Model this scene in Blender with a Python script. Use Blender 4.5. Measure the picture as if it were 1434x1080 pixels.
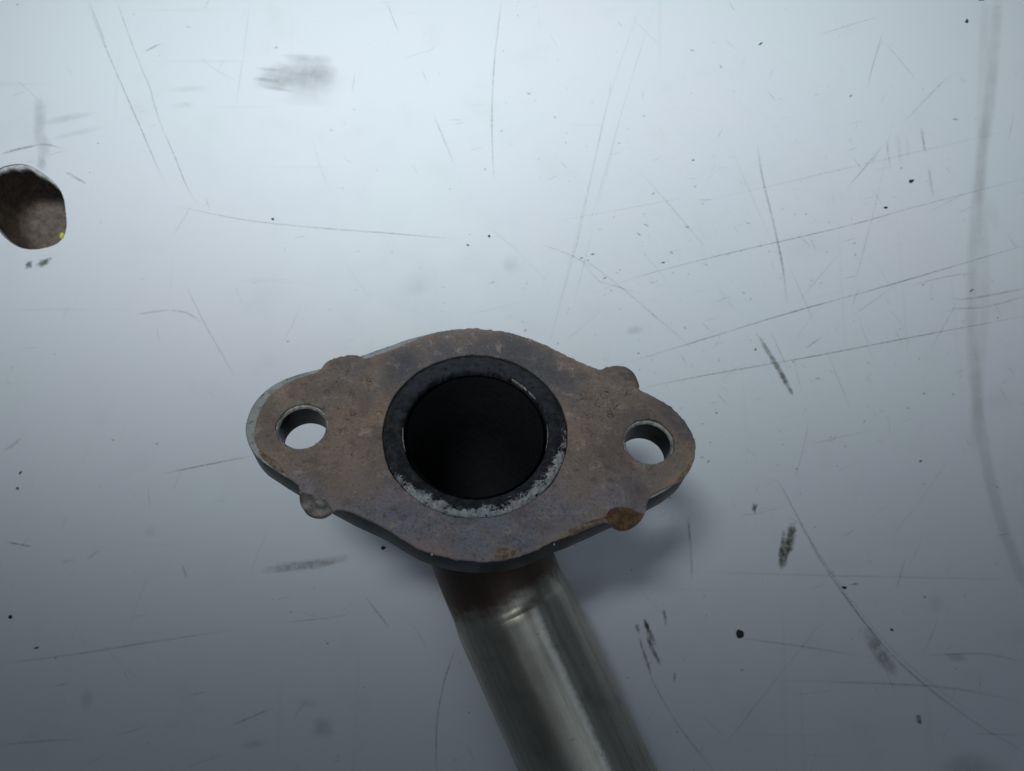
import bpy, bmesh, math, random
from mathutils import Vector, Matrix, noise

random.seed(7)
SC = bpy.context.scene
COL = SC.collection
for o in list(bpy.data.objects):
    bpy.data.objects.remove(o)

# ------------------------------------------------------------------ camera
PITCH = math.radians(8.0)
CAM_H = 0.234
FPX, CX, CY = 1078.0, 717.0, 540.0
cam_data = bpy.data.cameras.new('camera')
cam = bpy.data.objects.new('camera', cam_data)
COL.objects.link(cam)
cam.location = (0, 0, CAM_H)
cam.rotation_euler = (PITCH, 0, 0)
cam_data.sensor_width = 36.0
cam_data.lens = FPX / 1434.0 * 36.0
cam_data.clip_start = 0.005
cam_data.clip_end = 20
cam_data.dof.use_dof = True
cam_data.dof.focus_distance = 0.180
cam_data.dof.aperture_fstop = 30.0
SC.camera = cam

# ------------------------------------------------------------------ world, lamps, exposure
w = bpy.data.worlds.new('World')
SC.world = w
w.use_nodes = True
w.node_tree.nodes['Background'].inputs[0].default_value = (0.68, 0.82, 1.0, 1)
w.node_tree.nodes['Background'].inputs[1].default_value = 0.068


def area_lamp(name, loc, target, size, size_y, power, color, spread):
    ld = bpy.data.lights.new(name, 'AREA')
    ld.shape = 'RECTANGLE'
    ld.size, ld.size_y = size, size_y
    ld.energy = power
    ld.color = color
    ld.spread = math.radians(spread)
    lo = bpy.data.objects.new(name, ld)
    COL.objects.link(lo)
    lo.location = loc
    lo.rotation_euler = (Vector(target) - Vector(loc)).to_track_quat('-Z', 'Y').to_euler()
    return lo


# the workshop lamp over the far side of the table
ld = bpy.data.lights.new('bench_lamp', 'SPOT')
ld.energy = 28.7
ld.color = (0.86, 0.945, 0.99)
ld.spot_size = math.radians(19.8)
ld.spot_blend = 1.0
ld.shadow_soft_size = 0.12
lo = bpy.data.objects.new('bench_lamp', ld)
COL.objects.link(lo)
lo.location = (-0.145, 0.285, 0.73)
lo.scale = (2.45, 1, 1)
aim = (Vector((-0.021, 0.143, 0.0)) - lo.location).to_track_quat('-Z', 'Y').to_matrix()
lo.rotation_euler = (aim @ Matrix.Rotation(math.radians(-37.5), 3, 'Z')).to_euler()
# a dim ceiling strip behind the photographer
area_lamp('ceiling_strip', (0.42, -0.42, 1.2), (0.02, -0.08, 0.0), 1.0, 0.8, 0.95, (0.76, 0.87, 1.0), 150)
SC.view_settings.view_transform = 'Standard'
SC.view_settings.look = 'None'
SC.view_settings.exposure = 0.0
SC.view_settings.gamma = 1.0
SC.view_settings.use_curve_mapping = False
SC.render.engine = 'CYCLES'

CAM_ROT = Matrix.Rotation(PITCH, 3, 'X')
CAM_LOC = Vector((0, 0, CAM_H))


def ray(px, py):
    return CAM_ROT @ Vector(((px - CX) / FPX, -(py - CY) / FPX, -1.0))


def on_table(px, py, z=0.0):
    d = ray(px, py)
    return CAM_LOC + d * ((z - CAM_H) / d.z)


# ------------------------------------------------------------------ material helpers
class NT:
    def __init__(self, name):
        self.m = bpy.data.materials.new(name)
        self.m.use_nodes = True
        self.t = self.m.node_tree
        self.b = self.t.nodes['Principled BSDF']
        self.out = self.t.nodes['Material Output']

    def n(self, typ, **kw):
        nd = self.t.nodes.new(typ)
        for k, v in kw.items():
            setattr(nd, k, v)
        return nd

    def l(self, a, b):
        self.t.links.new(a, b)

    def setv(self, sock, v):
        if isinstance(v, bpy.types.NodeSocket):
            self.l(v, sock)
        else:
            sock.default_value = v

    def coord(self, kind='Object', scale=(1, 1, 1)):
        tc = self.n('ShaderNodeTexCoord')
        mp = self.n('ShaderNodeMapping')
        mp.inputs['Scale'].default_value = scale
        self.l(tc.outputs[kind], mp.inputs['Vector'])
        return mp.outputs[0]

    def noise(self, vec, scale, detail=4, rough=0.55, dist=0.0):
        nd = self.n('ShaderNodeTexNoise')
        self.l(vec, nd.inputs['Vector'])
        nd.inputs['Scale'].default_value = scale
        nd.inputs['Detail'].default_value = detail
        nd.inputs['Roughness'].default_value = rough
        nd.inputs['Distortion'].default_value = dist
        return nd.outputs['Fac']

    def rng(self, v, a, b, c=0.0, d=1.0, smooth=True):
        nd = self.n('ShaderNodeMapRange')
        if smooth:
            nd.interpolation_type = 'SMOOTHSTEP'
        self.setv(nd.inputs['Value'], v)
        nd.inputs['From Min'].default_value = a
        nd.inputs['From Max'].default_value = b
        nd.inputs['To Min'].default_value = c
        nd.inputs['To Max'].default_value = d
        return nd.outputs['Result']

    def math(self, op, a, b=0.0, c=0.0):
        nd = self.n('ShaderNodeMath', operation=op)
        self.setv(nd.inputs[0], a)
        self.setv(nd.inputs[1], b)
        self.setv(nd.inputs[2], c)
        return nd.outputs[0]

    def mix(self, fac, a, b):
        nd = self.n('ShaderNodeMix', data_type='RGBA')
        self.setv(nd.inputs['Factor'], fac)
        for sock, v in ((nd.inputs['A'], a), (nd.inputs['B'], b)):
            pass
        A = [i for i in nd.inputs if i.name == 'A' and i.type == 'RGBA'][0]
        B = [i for i in nd.inputs if i.name == 'B' and i.type == 'RGBA'][0]
        for sock, v in ((A, a), (B, b)):
            if isinstance(v, tuple):
                sock.default_value = (*v, 1) if len(v) == 3 else v
            else:
                self.l(v, sock)
        return [o for o in nd.outputs if o.type == 'RGBA'][0]

    def bump(self, h, strength, dist, normal=None):
        nd = self.n('ShaderNodeBump')
        nd.inputs['Strength'].default_value = strength
        nd.inputs['Distance'].default_value = dist
        self.l(h, nd.inputs['Height'])
        if normal is not None:
            self.l(normal, nd.inputs['Normal'])
        return nd.outputs[0]

    def sep(self, vec):
        nd = self.n('ShaderNodeSeparateXYZ')
        self.l(vec, nd.inputs[0])
        return nd.outputs

    def attr(self, name):
        return self.n('ShaderNodeAttribute', attribute_name=name).outputs

    def set(self, **kw):
        names = dict(color='Base Color', rough='Roughness', metal='Metallic', normal='Normal',
                     spec='Specular IOR Level', coat='Coat Weight', coat_rough='Coat Roughness',
                     aniso='Anisotropic', alpha='Alpha')
        for k, v in kw.items():
            s = self.b.inputs[names[k]]
            if isinstance(v, tuple) and len(v) == 3 and s.type == 'RGBA':
                v = (*v, 1)
            self.setv(s, v)
        return self


def mat_table():
    k = NT('white_plastic')
    v = k.coord('Object')
    big = k.noise(v, 9, 3)
    mid = k.noise(v, 55, 5, 0.6)
    c = k.mix(k.rng(big, 0.35, 0.7), (0.735, 0.775, 0.795), (0.76, 0.765, 0.80))
    c = k.mix(k.rng(mid, 0.52, 0.80, 0, 0.16), c, (0.50, 0.53, 0.50))
    # hair scuffs, two directions
    sc = 0
    s1 = k.noise(k.coord('Object', (260, 9, 1)), 1.0, 2, 0.5)
    mp = k.n('ShaderNodeMapping')
    mp.inputs['Rotation'].default_value = (0, 0, math.radians(62))
    mp.inputs['Scale'].default_value = (12, 330, 1)
    k.l(v, mp.inputs['Vector'])
    s2 = k.noise(mp.outputs[0], 1.0, 2, 0.5)
    scuff = k.math('MAXIMUM', k.rng(s1, 0.66, 0.80), k.rng(s2, 0.66, 0.80))
    c = k.mix(k.math('MULTIPLY', scuff, 0.16), c, (0.50, 0.51, 0.51))
    fine = k.noise(v, 900, 3, 0.6)
    h = k.math('ADD', k.math('MULTIPLY', fine, 0.35), k.math('MULTIPLY', scuff, -0.8))
    wav = k.noise(v, 28, 2)
    nrm = k.bump(wav, 0.08, 0.0006)
    nrm = k.bump(h, 0.07, 0.00005, nrm)
    k.set(color=c, rough=k.rng(mid, 0.3, 0.75, 0.46, 0.52), normal=nrm, spec=0.4)
    return k.m


def mat_mark(name, color, nscale=700, lo=0.30, hi=0.62, rough=0.7, floor=0.25):
    """A mark lying on the plastic; 'fade' carries how much pigment sits there."""
    k = NT(name)
    a = k.attr('fade')['Fac']
    nz = k.noise(k.coord('Object'), nscale, 4, 0.65)
    al = k.math('MULTIPLY', a, k.rng(nz, lo, hi, floor, 1.0))
    k.set(color=color, rough=rough, alpha=al, spec=0.2)
    return k.m


def mat_gasket():
    k = NT('scorched_gasket')
    v = k.coord('Object')
    x, y, z = k.sep(v)
    n1 = k.noise(v, 85, 6, 0.62, 0.4)
    n2 = k.noise(v, 330, 6, 0.70, 0.3)
    n3 = k.noise(v, 1500, 5, 0.75)
    n4 = k.noise(k.coord('Object', (1, 1.3, 1)), 170, 5, 0.66, 0.6)
    rust = (0.212, 0.142, 0.096)
    umber = (0.150, 0.116, 0.094)
    slate = (0.160, 0.158, 0.186)
    soot = (0.070, 0.070, 0.078)
    # blue-grey heat tint lies below the bore, rust round the stamped letters
    lower = k.rng(k.math('ADD', y, k.math('MULTIPLY', k.math('SUBTRACT', n1, 0.5), -0.040)), -0.004, -0.024)
    c = k.mix(k.rng(n1, 0.42, 0.64), umber, rust)
    c = k.mix(k.rng(n4, 0.52, 0.66, 0, 0.55), c, (0.150, 0.128, 0.128))
    c = k.mix(k.math('MULTIPLY', lower, 0.85), c, slate)
    c = k.mix(k.rng(n4, 0.47, 0.34, 0, 0.6), c, (0.178, 0.135, 0.118))
    # sooty halo outside the ring
    r = k.math('SQRT', k.math('ADD', k.math('MULTIPLY', x, x), k.math('MULTIPLY', y, y)))
    up = k.rng(y, 0.002, 0.018)
    halo = k.math('MULTIPLY', k.rng(k.math('ADD', r, k.math('MULTIPLY', n1, 0.014)), 0.040, 0.029), up)
    c = k.mix(k.math('MULTIPLY', halo, 0.85), c, soot)
    c = k.mix(k.rng(n2, 0.52, 0.68, 0, 0.62), c, (0.072, 0.058, 0.054))
    c = k.mix(k.rng(n2, 0.46, 0.32, 0, 0.70), c, (0.285, 0.222, 0.190))
    c = k.mix(k.rng(n3, 0.53, 0.66, 0, 0.80), c, (0.040, 0.032, 0.028))
    c = k.mix(k.rng(n3, 0.42, 0.28, 0, 0.75), c, (0.340, 0.285, 0.245))
    big = k.noise(v, 48, 4, 0.6, 0.8)
    c = k.mix(k.rng(big, 0.50, 0.66, 0, 0.55), c, (0.075, 0.060, 0.054))
    c = k.mix(k.rng(big, 0.46, 0.34, 0, 0.35), c, (0.215, 0.150, 0.108))
    wear = k.attr('wear')['Fac']
    wn = k.math('MULTIPLY', wear, k.rng(n2, 0.30, 0.55))
    c = k.mix(k.math('MULTIPLY', wn, 0.75), c, (0.27, 0.195, 0.13))
    dark = k.attr('dark')['Fac']
    c = k.mix(k.math('MULTIPLY', dark, k.rng(n2, 0.25, 0.6, 0.3, 1)), c, (0.055, 0.053, 0.056))
    h = k.math('ADD', k.math('MULTIPLY', n2, 1.0), k.math('MULTIPLY', n3, 0.6))
    nrm = k.bump(h, 1.0, 0.00055)
    vm = k.n('ShaderNodeVectorMath', operation='SCALE')
    k.l(c, vm.inputs[0])
    vm.inputs['Scale'].default_value = 2.0
    c = vm.outputs[0]
    k.set(color=c, rough=k.rng(n2, 0.3, 0.7, 0.48, 0.72), normal=nrm, spec=0.45)
    return k.m


def mat_steel_side():  # shade on the down-facing flange sides, put into a darker steel
    k = NT('shaded_steel')
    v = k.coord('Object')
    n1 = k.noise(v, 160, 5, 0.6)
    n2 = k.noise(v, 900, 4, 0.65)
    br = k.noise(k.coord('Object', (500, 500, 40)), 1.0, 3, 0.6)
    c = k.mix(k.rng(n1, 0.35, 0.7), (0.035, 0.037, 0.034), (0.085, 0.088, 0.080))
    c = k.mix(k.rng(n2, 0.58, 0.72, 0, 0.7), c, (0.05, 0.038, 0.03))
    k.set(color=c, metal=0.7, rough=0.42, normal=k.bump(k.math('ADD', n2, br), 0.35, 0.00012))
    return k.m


def mat_flange():
    k = NT('machined_steel')
    v = k.coord('Object')
    n1 = k.noise(v, 120, 5, 0.6)
    n2 = k.noise(v, 900, 4, 0.6)
    br = k.noise(k.coord('Object', (700, 700, 60)), 1.0, 3, 0.6)
    c = k.mix(k.rng(n1, 0.35, 0.7), (0.58, 0.585, 0.555), (0.38, 0.385, 0.365))
    c = k.mix(k.rng(n2, 0.55, 0.70, 0, 0.8), c, (0.10, 0.09, 0.075))
    c = k.mix(k.rng(br, 0.52, 0.66, 0, 0.45), c, (0.2, 0.2, 0.19))
    h = k.math('ADD', n2, br)
    k.set(color=c, metal=0.35, rough=k.rng(n1, 0.3, 0.7, 0.36, 0.5),
          normal=k.bump(h, 0.35, 0.00012))
    return k.m


def mat_ring():
    k = NT('graphite_ring')
    v = k.coord('Object')
    x, y, z = k.sep(v)
    n1 = k.noise(v, 420, 6, 0.7)
    n2 = k.noise(v, 2300, 4, 0.75)
    n3 = k.noise(v, 900, 3, 0.6)
    c = k.mix(k.rng(n1, 0.35, 0.65), (0.012, 0.013, 0.015), (0.055, 0.057, 0.066))
    up = k.rng(y, 0.004, 0.014)
    c = k.mix(k.math('MULTIPLY', up, 0.55), c, (0.060, 0.062, 0.070))
    c = k.mix(k.rng(n3, 0.56, 0.66, 0, 0.8), c, (0.008, 0.008, 0.009))
    # pale ash flakes stuck along the lower outer half of the ring
    r = k.math('SQRT', k.math('ADD', k.math('MULTIPLY', x, x), k.math('MULTIPLY', y, y)))
    ang = k.math('ADD', k.math('MULTIPLY', y, -1.0), k.math('MULTIPLY', x, 0.30))
    place = k.math('MULTIPLY', k.rng(ang, -0.002, 0.0150), k.rng(r, 0.0164, 0.0195))
    spots = k.math('ADD', k.math('MULTIPLY', place, 0.46), k.math('MULTIPLY', n2, 0.95))
    spots = k.math('ADD', spots, k.math('MULTIPLY', k.math('SUBTRACT', n1, 0.5), 1.1))
    ash = k.math('MULTIPLY', k.rng(spots, 0.72, 0.82), k.rng(place, 0.02, 0.20))
    pale = k.mix(k.rng(n3, 0.3, 0.7), (0.72, 0.72, 0.71), (0.34, 0.34, 0.34))
    c = k.mix(ash, c, pale)
    fleck = k.math('MULTIPLY', k.rng(n2, 0.63, 0.69), k.rng(y, 0.012, 0.004))
    c = k.mix(k.math('MULTIPLY', fleck, 0.75), c, (0.40, 0.40, 0.40))
    c = k.mix(k.rng(r, 0.0200, 0.0204), c, (0.010, 0.010, 0.011))  # crease darkness of the outer groove, put into the colour
    h = k.math('ADD', k.math('MULTIPLY', n1, 1.4), k.math('MULTIPLY', ash, 0.5))
    k.set(color=c, rough=0.66, normal=k.bump(k.math('ADD', h, n2), 0.9, 0.0005), spec=0.4)
    return k.m


def mat_soot():
    k = NT('soot')
    v = k.coord('Object')
    n1 = k.noise(v, 500, 5, 0.7)
    c = k.mix(n1, (0.012, 0.0125, 0.013), (0.042, 0.044, 0.046))
    k.set(color=c, rough=0.75, normal=k.bump(n1, 0.6, 0.0004), spec=0.25)
    return k.m


def mat_pipe():
    k = NT('stainless_tube')
    uv = k.n('ShaderNodeUVMap', uv_map='UVMap').outputs[0]
    u, s, _ = k.sep(uv)            # u: mm round the tube, s: mm along it
    v = k.coord('Object')
    n1 = k.noise(v, 90, 5, 0.6)
    n2 = k.noise(v, 600, 5, 0.65)
    mp = k.n('ShaderNodeMapping')
    mp.inputs['Scale'].default_value = (6.0, 0.22, 1)
    k.l(uv, mp.inputs['Vector'])
    br = k.noise(mp.outputs[0], 1.0, 4, 0.65)
    mp2 = k.n('ShaderNodeMapping')
    mp2.inputs['Scale'].default_value = (0.55, 0.016, 1)
    k.l(uv, mp2.inputs['Vector'])
    band = k.noise(mp2.outputs[0], 1.0, 3, 0.5)
    steel = k.mix(k.rng(band, 0.3, 0.7), (0.53, 0.505, 0.43), (0.39, 0.37, 0.31))
    steel = k.mix(k.rng(br, 0.55, 0.72, 0, 0.25), steel, (0.60, 0.59, 0.55))
    pale_ridge = k.attr('pale_ridge')['Fac']
    steel = k.mix(k.math('MULTIPLY', pale_ridge, k.rng(n2, 0.3, 0.6, 0.3, 1.0)), steel, (0.74, 0.72, 0.67))
    steel = k.mix(k.rng(n1, 0.55, 0.72, 0, 0.5), steel, (0.22, 0.20, 0.17))
    steel = k.mix(k.rng(n2, 0.64, 0.72, 0, 0.8), steel, (0.15, 0.10, 0.065))
    # oxide colours from welding, plus painted shade under the flange, fading along the neck
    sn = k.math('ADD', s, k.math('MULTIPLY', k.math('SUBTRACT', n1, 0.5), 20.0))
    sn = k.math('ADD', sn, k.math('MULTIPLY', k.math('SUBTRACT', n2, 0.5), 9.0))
    dark_flank = k.attr('dark_flank')['Fac']
    steel = k.mix(k.math('MULTIPLY', dark_flank, k.rng(n1, 0.3, 0.7, 0.75, 0.35)), steel, (0.19, 0.175, 0.145))  # dark surroundings mirrored in the left flank, put into the steel colour
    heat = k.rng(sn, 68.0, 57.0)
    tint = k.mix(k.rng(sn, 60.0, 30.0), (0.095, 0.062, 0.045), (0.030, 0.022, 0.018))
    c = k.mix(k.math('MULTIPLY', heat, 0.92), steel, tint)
    rough = k.math('ADD', k.math('ADD', k.rng(br, 0.3, 0.75, 0.36, 0.46), k.math('MULTIPLY', pale_ridge, 0.16)), k.math('MULTIPLY', heat, 0.12))
    h = k.math('ADD', k.math('MULTIPLY', br, 0.8), k.math('MULTIPLY', n2, 0.3))
    nrm = k.bump(band, 0.12, 0.0003)
    nrm = k.bump(h, 0.07, 0.00005, nrm)
    k.set(color=c, metal=0.95, rough=rough, normal=nrm)
    return k.m


def mat_simple(name, c1, c2, scale, rough=0.6, metal=0.0, bump=0.5, dist=0.0003, coat=0.0):
    k = NT(name)
    v = k.coord('Object')
    n1 = k.noise(v, scale, 5, 0.65)
    n2 = k.noise(v, scale * 5, 4, 0.65)
    c = k.mix(k.rng(n1, 0.36, 0.64), c1, c2)
    k.set(color=c, rough=rough, metal=metal, coat=coat, normal=k.bump(k.math('ADD', n1, n2), bump, dist))
    return k.m


M = dict(
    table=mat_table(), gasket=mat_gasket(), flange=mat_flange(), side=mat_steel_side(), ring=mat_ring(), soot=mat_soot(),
    pipe=mat_pipe(),
    scratch=mat_mark('scratch_grime', (0.13, 0.125, 0.115), 900),
    olive=mat_mark('olive_grime', (0.10, 0.10, 0.065), 500),
    smudge_and_shade=mat_mark('grey_rub_and_shade', (0.22, 0.225, 0.23), 300, 0.2, 0.8, floor=0.5),
    brown=mat_mark('brown_streak', (0.22, 0.20, 0.17), 160, 0.25, 0.7, floor=0.55),
    speck=mat_mark('dark_speck', (0.035, 0.036, 0.038), 3000, 0.1, 0.4),
    yellow=mat_simple('yellow_paint', (0.62, 0.58, 0.03), (0.70, 0.66, 0.06), 900, 0.5),
    core=mat_simple('brown_board', (0.100, 0.074, 0.056), (0.190, 0.146, 0.112), 420, 0.75, dist=0.0006),
    chalk=mat_simple('chipped_plastic', (0.78, 0.77, 0.74), (0.42, 0.40, 0.37), 420, 0.6, dist=0.0004),
    amber=mat_simple('amber_sealant', (0.15, 0.078, 0.030), (0.30, 0.185, 0.085), 500, 0.42, 0, 0.8, 0.0008, 0.12),
    scale_grey=mat_simple('grey_scale', (0.13, 0.112, 0.10), (0.33, 0.30, 0.275), 520, 0.45, 0.3, 0.5),
    scale_brown=mat_simple('brown_scale', (0.13, 0.10, 0.08), (0.20, 0.165, 0.14), 420, 0.5, 0.1, 0.5),
    chip=mat_simple('bright_rust', (0.22, 0.14, 0.09), (0.50, 0.37, 0.26), 900, 0.4, 0.4, 0.8),
    bare=mat_simple('bare_metal_edge', (0.62, 0.61, 0.56), (0.34, 0.33, 0.30), 1200, 0.4, 0.6, 0.6, 0.0002),
    glyph=mat_mark('stamped_ink', (0.055, 0.042, 0.034), 1500, 0.36, 0.60, floor=0.0),
)


# ------------------------------------------------------------------ object helpers
def link(name, me, mat, parent=None, smooth=True):
    o = bpy.data.objects.new(name, me)
    COL.objects.link(o)
    if mat is not None:
        me.materials.clear()
        me.materials.append(mat)
    if smooth:
        me.polygons.foreach_set('use_smooth', [True] * len(me.polygons))
    if parent is not None:
        o.parent = parent
    return o


def mesh_from(name, verts, faces):
    me = bpy.data.meshes.new(name)
    me.from_pydata(verts, [], faces)
    me.update()
    return me


def plate_mesh(name, loops, z0, z1, bevel=0.0):
    """Flat plate with holes: the first loop is the outline, the others are holes."""
    cu = bpy.data.curves.new(name, 'CURVE')
    cu.dimensions = '2D'
    cu.fill_mode = 'BOTH'
    cu.extrude = (z1 - z0) / 2 - bevel
    cu.bevel_depth = bevel
    cu.bevel_resolution = 2
    cu.offset = -bevel
    for lp in loops:
        sp = cu.splines.new('POLY')
        sp.points.add(len(lp) - 1)
        for p, q in zip(sp.points, lp):
            p.co = (q[0], q[1], 0, 1)
        sp.use_cyclic_u = True
    o = bpy.data.objects.new(name, cu)
    COL.objects.link(o)
    bpy.context.view_layer.update()
    me = bpy.data.meshes.new_from_object(o.evaluated_get(bpy.context.evaluated_depsgraph_get()))
    bpy.data.objects.remove(o)
    bm = bmesh.new()
    bm.from_mesh(me)
    bmesh.ops.remove_doubles(bm, verts=bm.verts, dist=1e-7)
    bmesh.ops.recalc_face_normals(bm, faces=bm.faces)
    bmesh.ops.translate(bm, verts=bm.verts, vec=(0, 0, (z0 + z1) / 2))
    bm.to_mesh(me)
    bm.free()
    return me


def catmull(pts, per=6, closed=True):
    n = len(pts)
    out = []
    for i in range(n if closed else n - 1):
        if closed:
            p = [Vector(pts[(i + k) % n]) for k in (-1, 0, 1, 2)]
        else:
            p = [Vector(pts[min(max(i + k, 0), n - 1)]) for k in (-1, 0, 1, 2)]
        for j in range(per):
            t = j / per
            out.append(0.5 * ((2 * p[1]) + (-p[0] + p[2]) * t + (2 * p[0] - 5 * p[1] + 4 * p[2] - p[3]) * t * t
                              + (-p[0] + 3 * p[1] - 3 * p[2] + p[3]) * t ** 3))
    if not closed:
        out.append(Vector(pts[-1]))
    return out


def circle(c, r, n, jit=0.0, seed=0.0, freq=3.0):
    res = []
    for i in range(n):
        a = 2 * math.pi * i / n
        rr = r + jit * noise.noise(Vector((math.cos(a) * freq, math.sin(a) * freq, seed)))
        res.append(Vector((c[0] + rr * math.cos(a), c[1] + rr * math.sin(a))))
    return res


def lathe(name, prof, n, closed=False, wob=None):
    """Revolve (r, z) pairs about z."""
    vs, fs = [], []
    m = len(prof)
    for i in range(n):
        a = 2 * math.pi * i / n
        for j, (r, z) in enumerate(prof):
            if wob:
                r, z = wob(a, j, r, z)
            vs.append((r * math.cos(a), r * math.sin(a), z))
    for i in range(n):
        k = (i + 1) % n
        for j in range(m if closed else m - 1):
            l = (j + 1) % m
            fs.append((i * m + j, k * m + j, k * m + l, i * m + l))
    return mesh_from(name, vs, fs)


def set_attr(me, name, vals):
    at = me.attributes.new(name, 'FLOAT', 'POINT')
    at.data.foreach_set('value', vals)


def props(o, label=None, cat=None, kind=None, group=None):
    for k, v in (('label', label), ('category', cat), ('kind', kind), ('group', group)):
        if v:
            o[k] = v


# ------------------------------------------------------------------ table top with its hole
hole_px = [(x / 4.91, 180 + y / 4.91) for x, y in (
    (0, 274), (60, 253), (130, 245), (190, 255), (260, 290), (320, 330), (370, 372), (410, 422), (437, 485), (448, 560), (455, 640),
    (452, 695), (430, 750), (390, 790), (325, 816), (240, 830), (160, 824), (100, 800), (50, 765), (0, 715), (-55, 640), (-92, 560),
    (-102, 470), (-84, 385), (-50, 318))]
hole_loop = catmull([tuple(on_table(*p)[:2]) for p in hole_px], 6)
for i, q in enumerate(hole_loop):
    q += Vector((noise.noise(Vector((i * 0.9, 0, 0))), noise.noise(Vector((0, i * 0.9, 5))))) * 0.00012
HOLE = sum(hole_loop, Vector((0, 0))) / len(hole_loop)
HOLE = Vector((HOLE.x, HOLE.y, 0))
TT = 0.0030
table = link('table_top', plate_mesh('table_top',
             [[(-0.9, -0.7), (0.9, -0.7), (0.9, 0.8), (-0.9, 0.8)], hole_loop], -TT, 0.0, 0.00025),
             M['table'], smooth=False)
props(table, 'scratched white plastic table top with a round bored hole', 'table', 'structure')


vs, fs = [], []
rings = [(1.10, -TT), (1.05, -TT - 0.0002), (1.03, -0.0060), (1.02, -0.0100), (1.00, -0.0150), (0.94, -0.0185), (0.60, -0.0196), (0.02, -0.0198)]
nh = len(hole_loop)
for a, (k_, z) in enumerate(rings):
    for q in hole_loop:
        x, y = (q.x - HOLE.x) * k_, (q.y - HOLE.y) * k_
        nz_ = noise.noise(Vector((x * 260, y * 260, a * 0.6)))
        vs.append((x * (1 + 0.03 * nz_), y * (1 + 0.03 * nz_), z + 0.0004 * nz_))
for a in range(len(rings) - 1):
    for i in range(nh):
        k_ = (i + 1) % nh
        fs.append((a * nh + i, (a + 1) * nh + i, (a + 1) * nh + k_, a * nh + k_))
core = link('hole_core', mesh_from('hole_core', vs, fs), M['core'], table)
core.location = HOLE
core['label'] = 'brown recessed core seen down the hole'
# the chipped pale burr inside the hole's far edge
vs, fs = [], []
seg = [hole_loop[(i - 14) % nh] for i in range(58)]
for i, q in enumerate(seg):
    t = i / (len(seg) - 1)
    d = Vector((HOLE.x - q.x, HOLE.y - q.y)).normalized()
    wdt = math.sin(math.pi * t) ** 0.6 * (0.0017 + 0.0011 * noise.noise(Vector((t * 8, 0, 0))))
    for r, z in ((-0.0003, -0.0005), (0.25 * wdt, -0.0007), (wdt, -0.0018), (-0.0003, -0.0029)):
        vs.append((q.x - HOLE.x + d.x * r, q.y - HOLE.y + d.y * r, z))
for i in range(len(seg) - 1):
    for j in range(4):
        l = (j + 1) % 4
        fs.append((i * 4 + j, i * 4 + l, (i + 1) * 4 + l, (i + 1) * 4 + j))
burr = link('chipped_rim', mesh_from('chipped_rim', vs, fs), M['chalk'], table)
burr.location = HOLE
# yellow paint fleck on the rim
p = on_table(87, 330)
bm = bmesh.new()
bmesh.ops.create_icosphere(bm, subdivisions=3, radius=0.00075)
for v in bm.verts:
    v.co += v.co * 0.5 * noise.noise(v.co * 2500)
    v.co.z *= 0.45
    v.co.y *= 1.25
me = bpy.data.meshes.new('paint_fleck')
bm.to_mesh(me)
bm.free()
fl = link('paint_fleck', me, M['yellow'], table)
fl.location = (p.x, p.y, 0.0)
fl['label'] = 'yellow paint fleck on the rim of the hole'

# --------- scratches and marks: thin films of grime lying on the plastic
lift = [0.00002]


def next_lift():
    lift[0] += 0.0000012
    return lift[0]


def ribbon(pts, wpx, a, mat='scratch', name='scratch', taper=0.25, ragged=0.0):
    z = next_lift()
    base = [Vector((q.x, q.y, 0)) for q in (on_table(*p) for p in pts)]
    P = catmull([(q.x, q.y) for q in base], 10, closed=False)
    L = sum((P[i + 1] - P[i]).length for i in range(len(P) - 1))
    vs, fs, fd = [], [], []
    d = 0
    mmpx = 0.236 / FPX
    sd = random.random() * 50
    for i, q in enumerate(P):
        if i:
            d += (q - P[i - 1]).length
        t = d / max(L, 1e-9)
        tg = (P[min(i + 1, len(P) - 1)] - P[max(i - 1, 0)])
        tg = tg.normalized() if tg.length > 0 else Vector((1, 0))
        nn = Vector((-tg.y, tg.x))
        f = min(1, t / taper if taper else 1, (1 - t) / taper if taper else 1)
        f = max(0.0, f) ** 0.6
        var = 0.62 + (0.6 if wpx < 8 else 0.15) * noise.noise(Vector((d * 90, sd, 0)))
        hw = 0.5 * wpx * 1.7 * mmpx * (0.5 + 0.5 * f) * (1 + ragged * noise.noise(Vector((d * 1800, sd, 3))))
        for s, k in ((-1, 0), (-0.35, 1), (0.35, 1), (1, 0)):
            vs.append((q.x + nn.x * hw * s, q.y + nn.y * hw * s, z))
            fd.append(max(0, min(1, a * f * k * var * 1.25)))
    for i in range(len(P) - 1):
        for j in range(3):
            fs.append((i * 4 + j, i * 4 + j + 1, i * 4 + j + 5, i * 4 + j + 4))
    me = mesh_from(name, vs, fs)
    set_attr(me, 'fade', fd)
    return link(name, me, M[mat], table)


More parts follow.
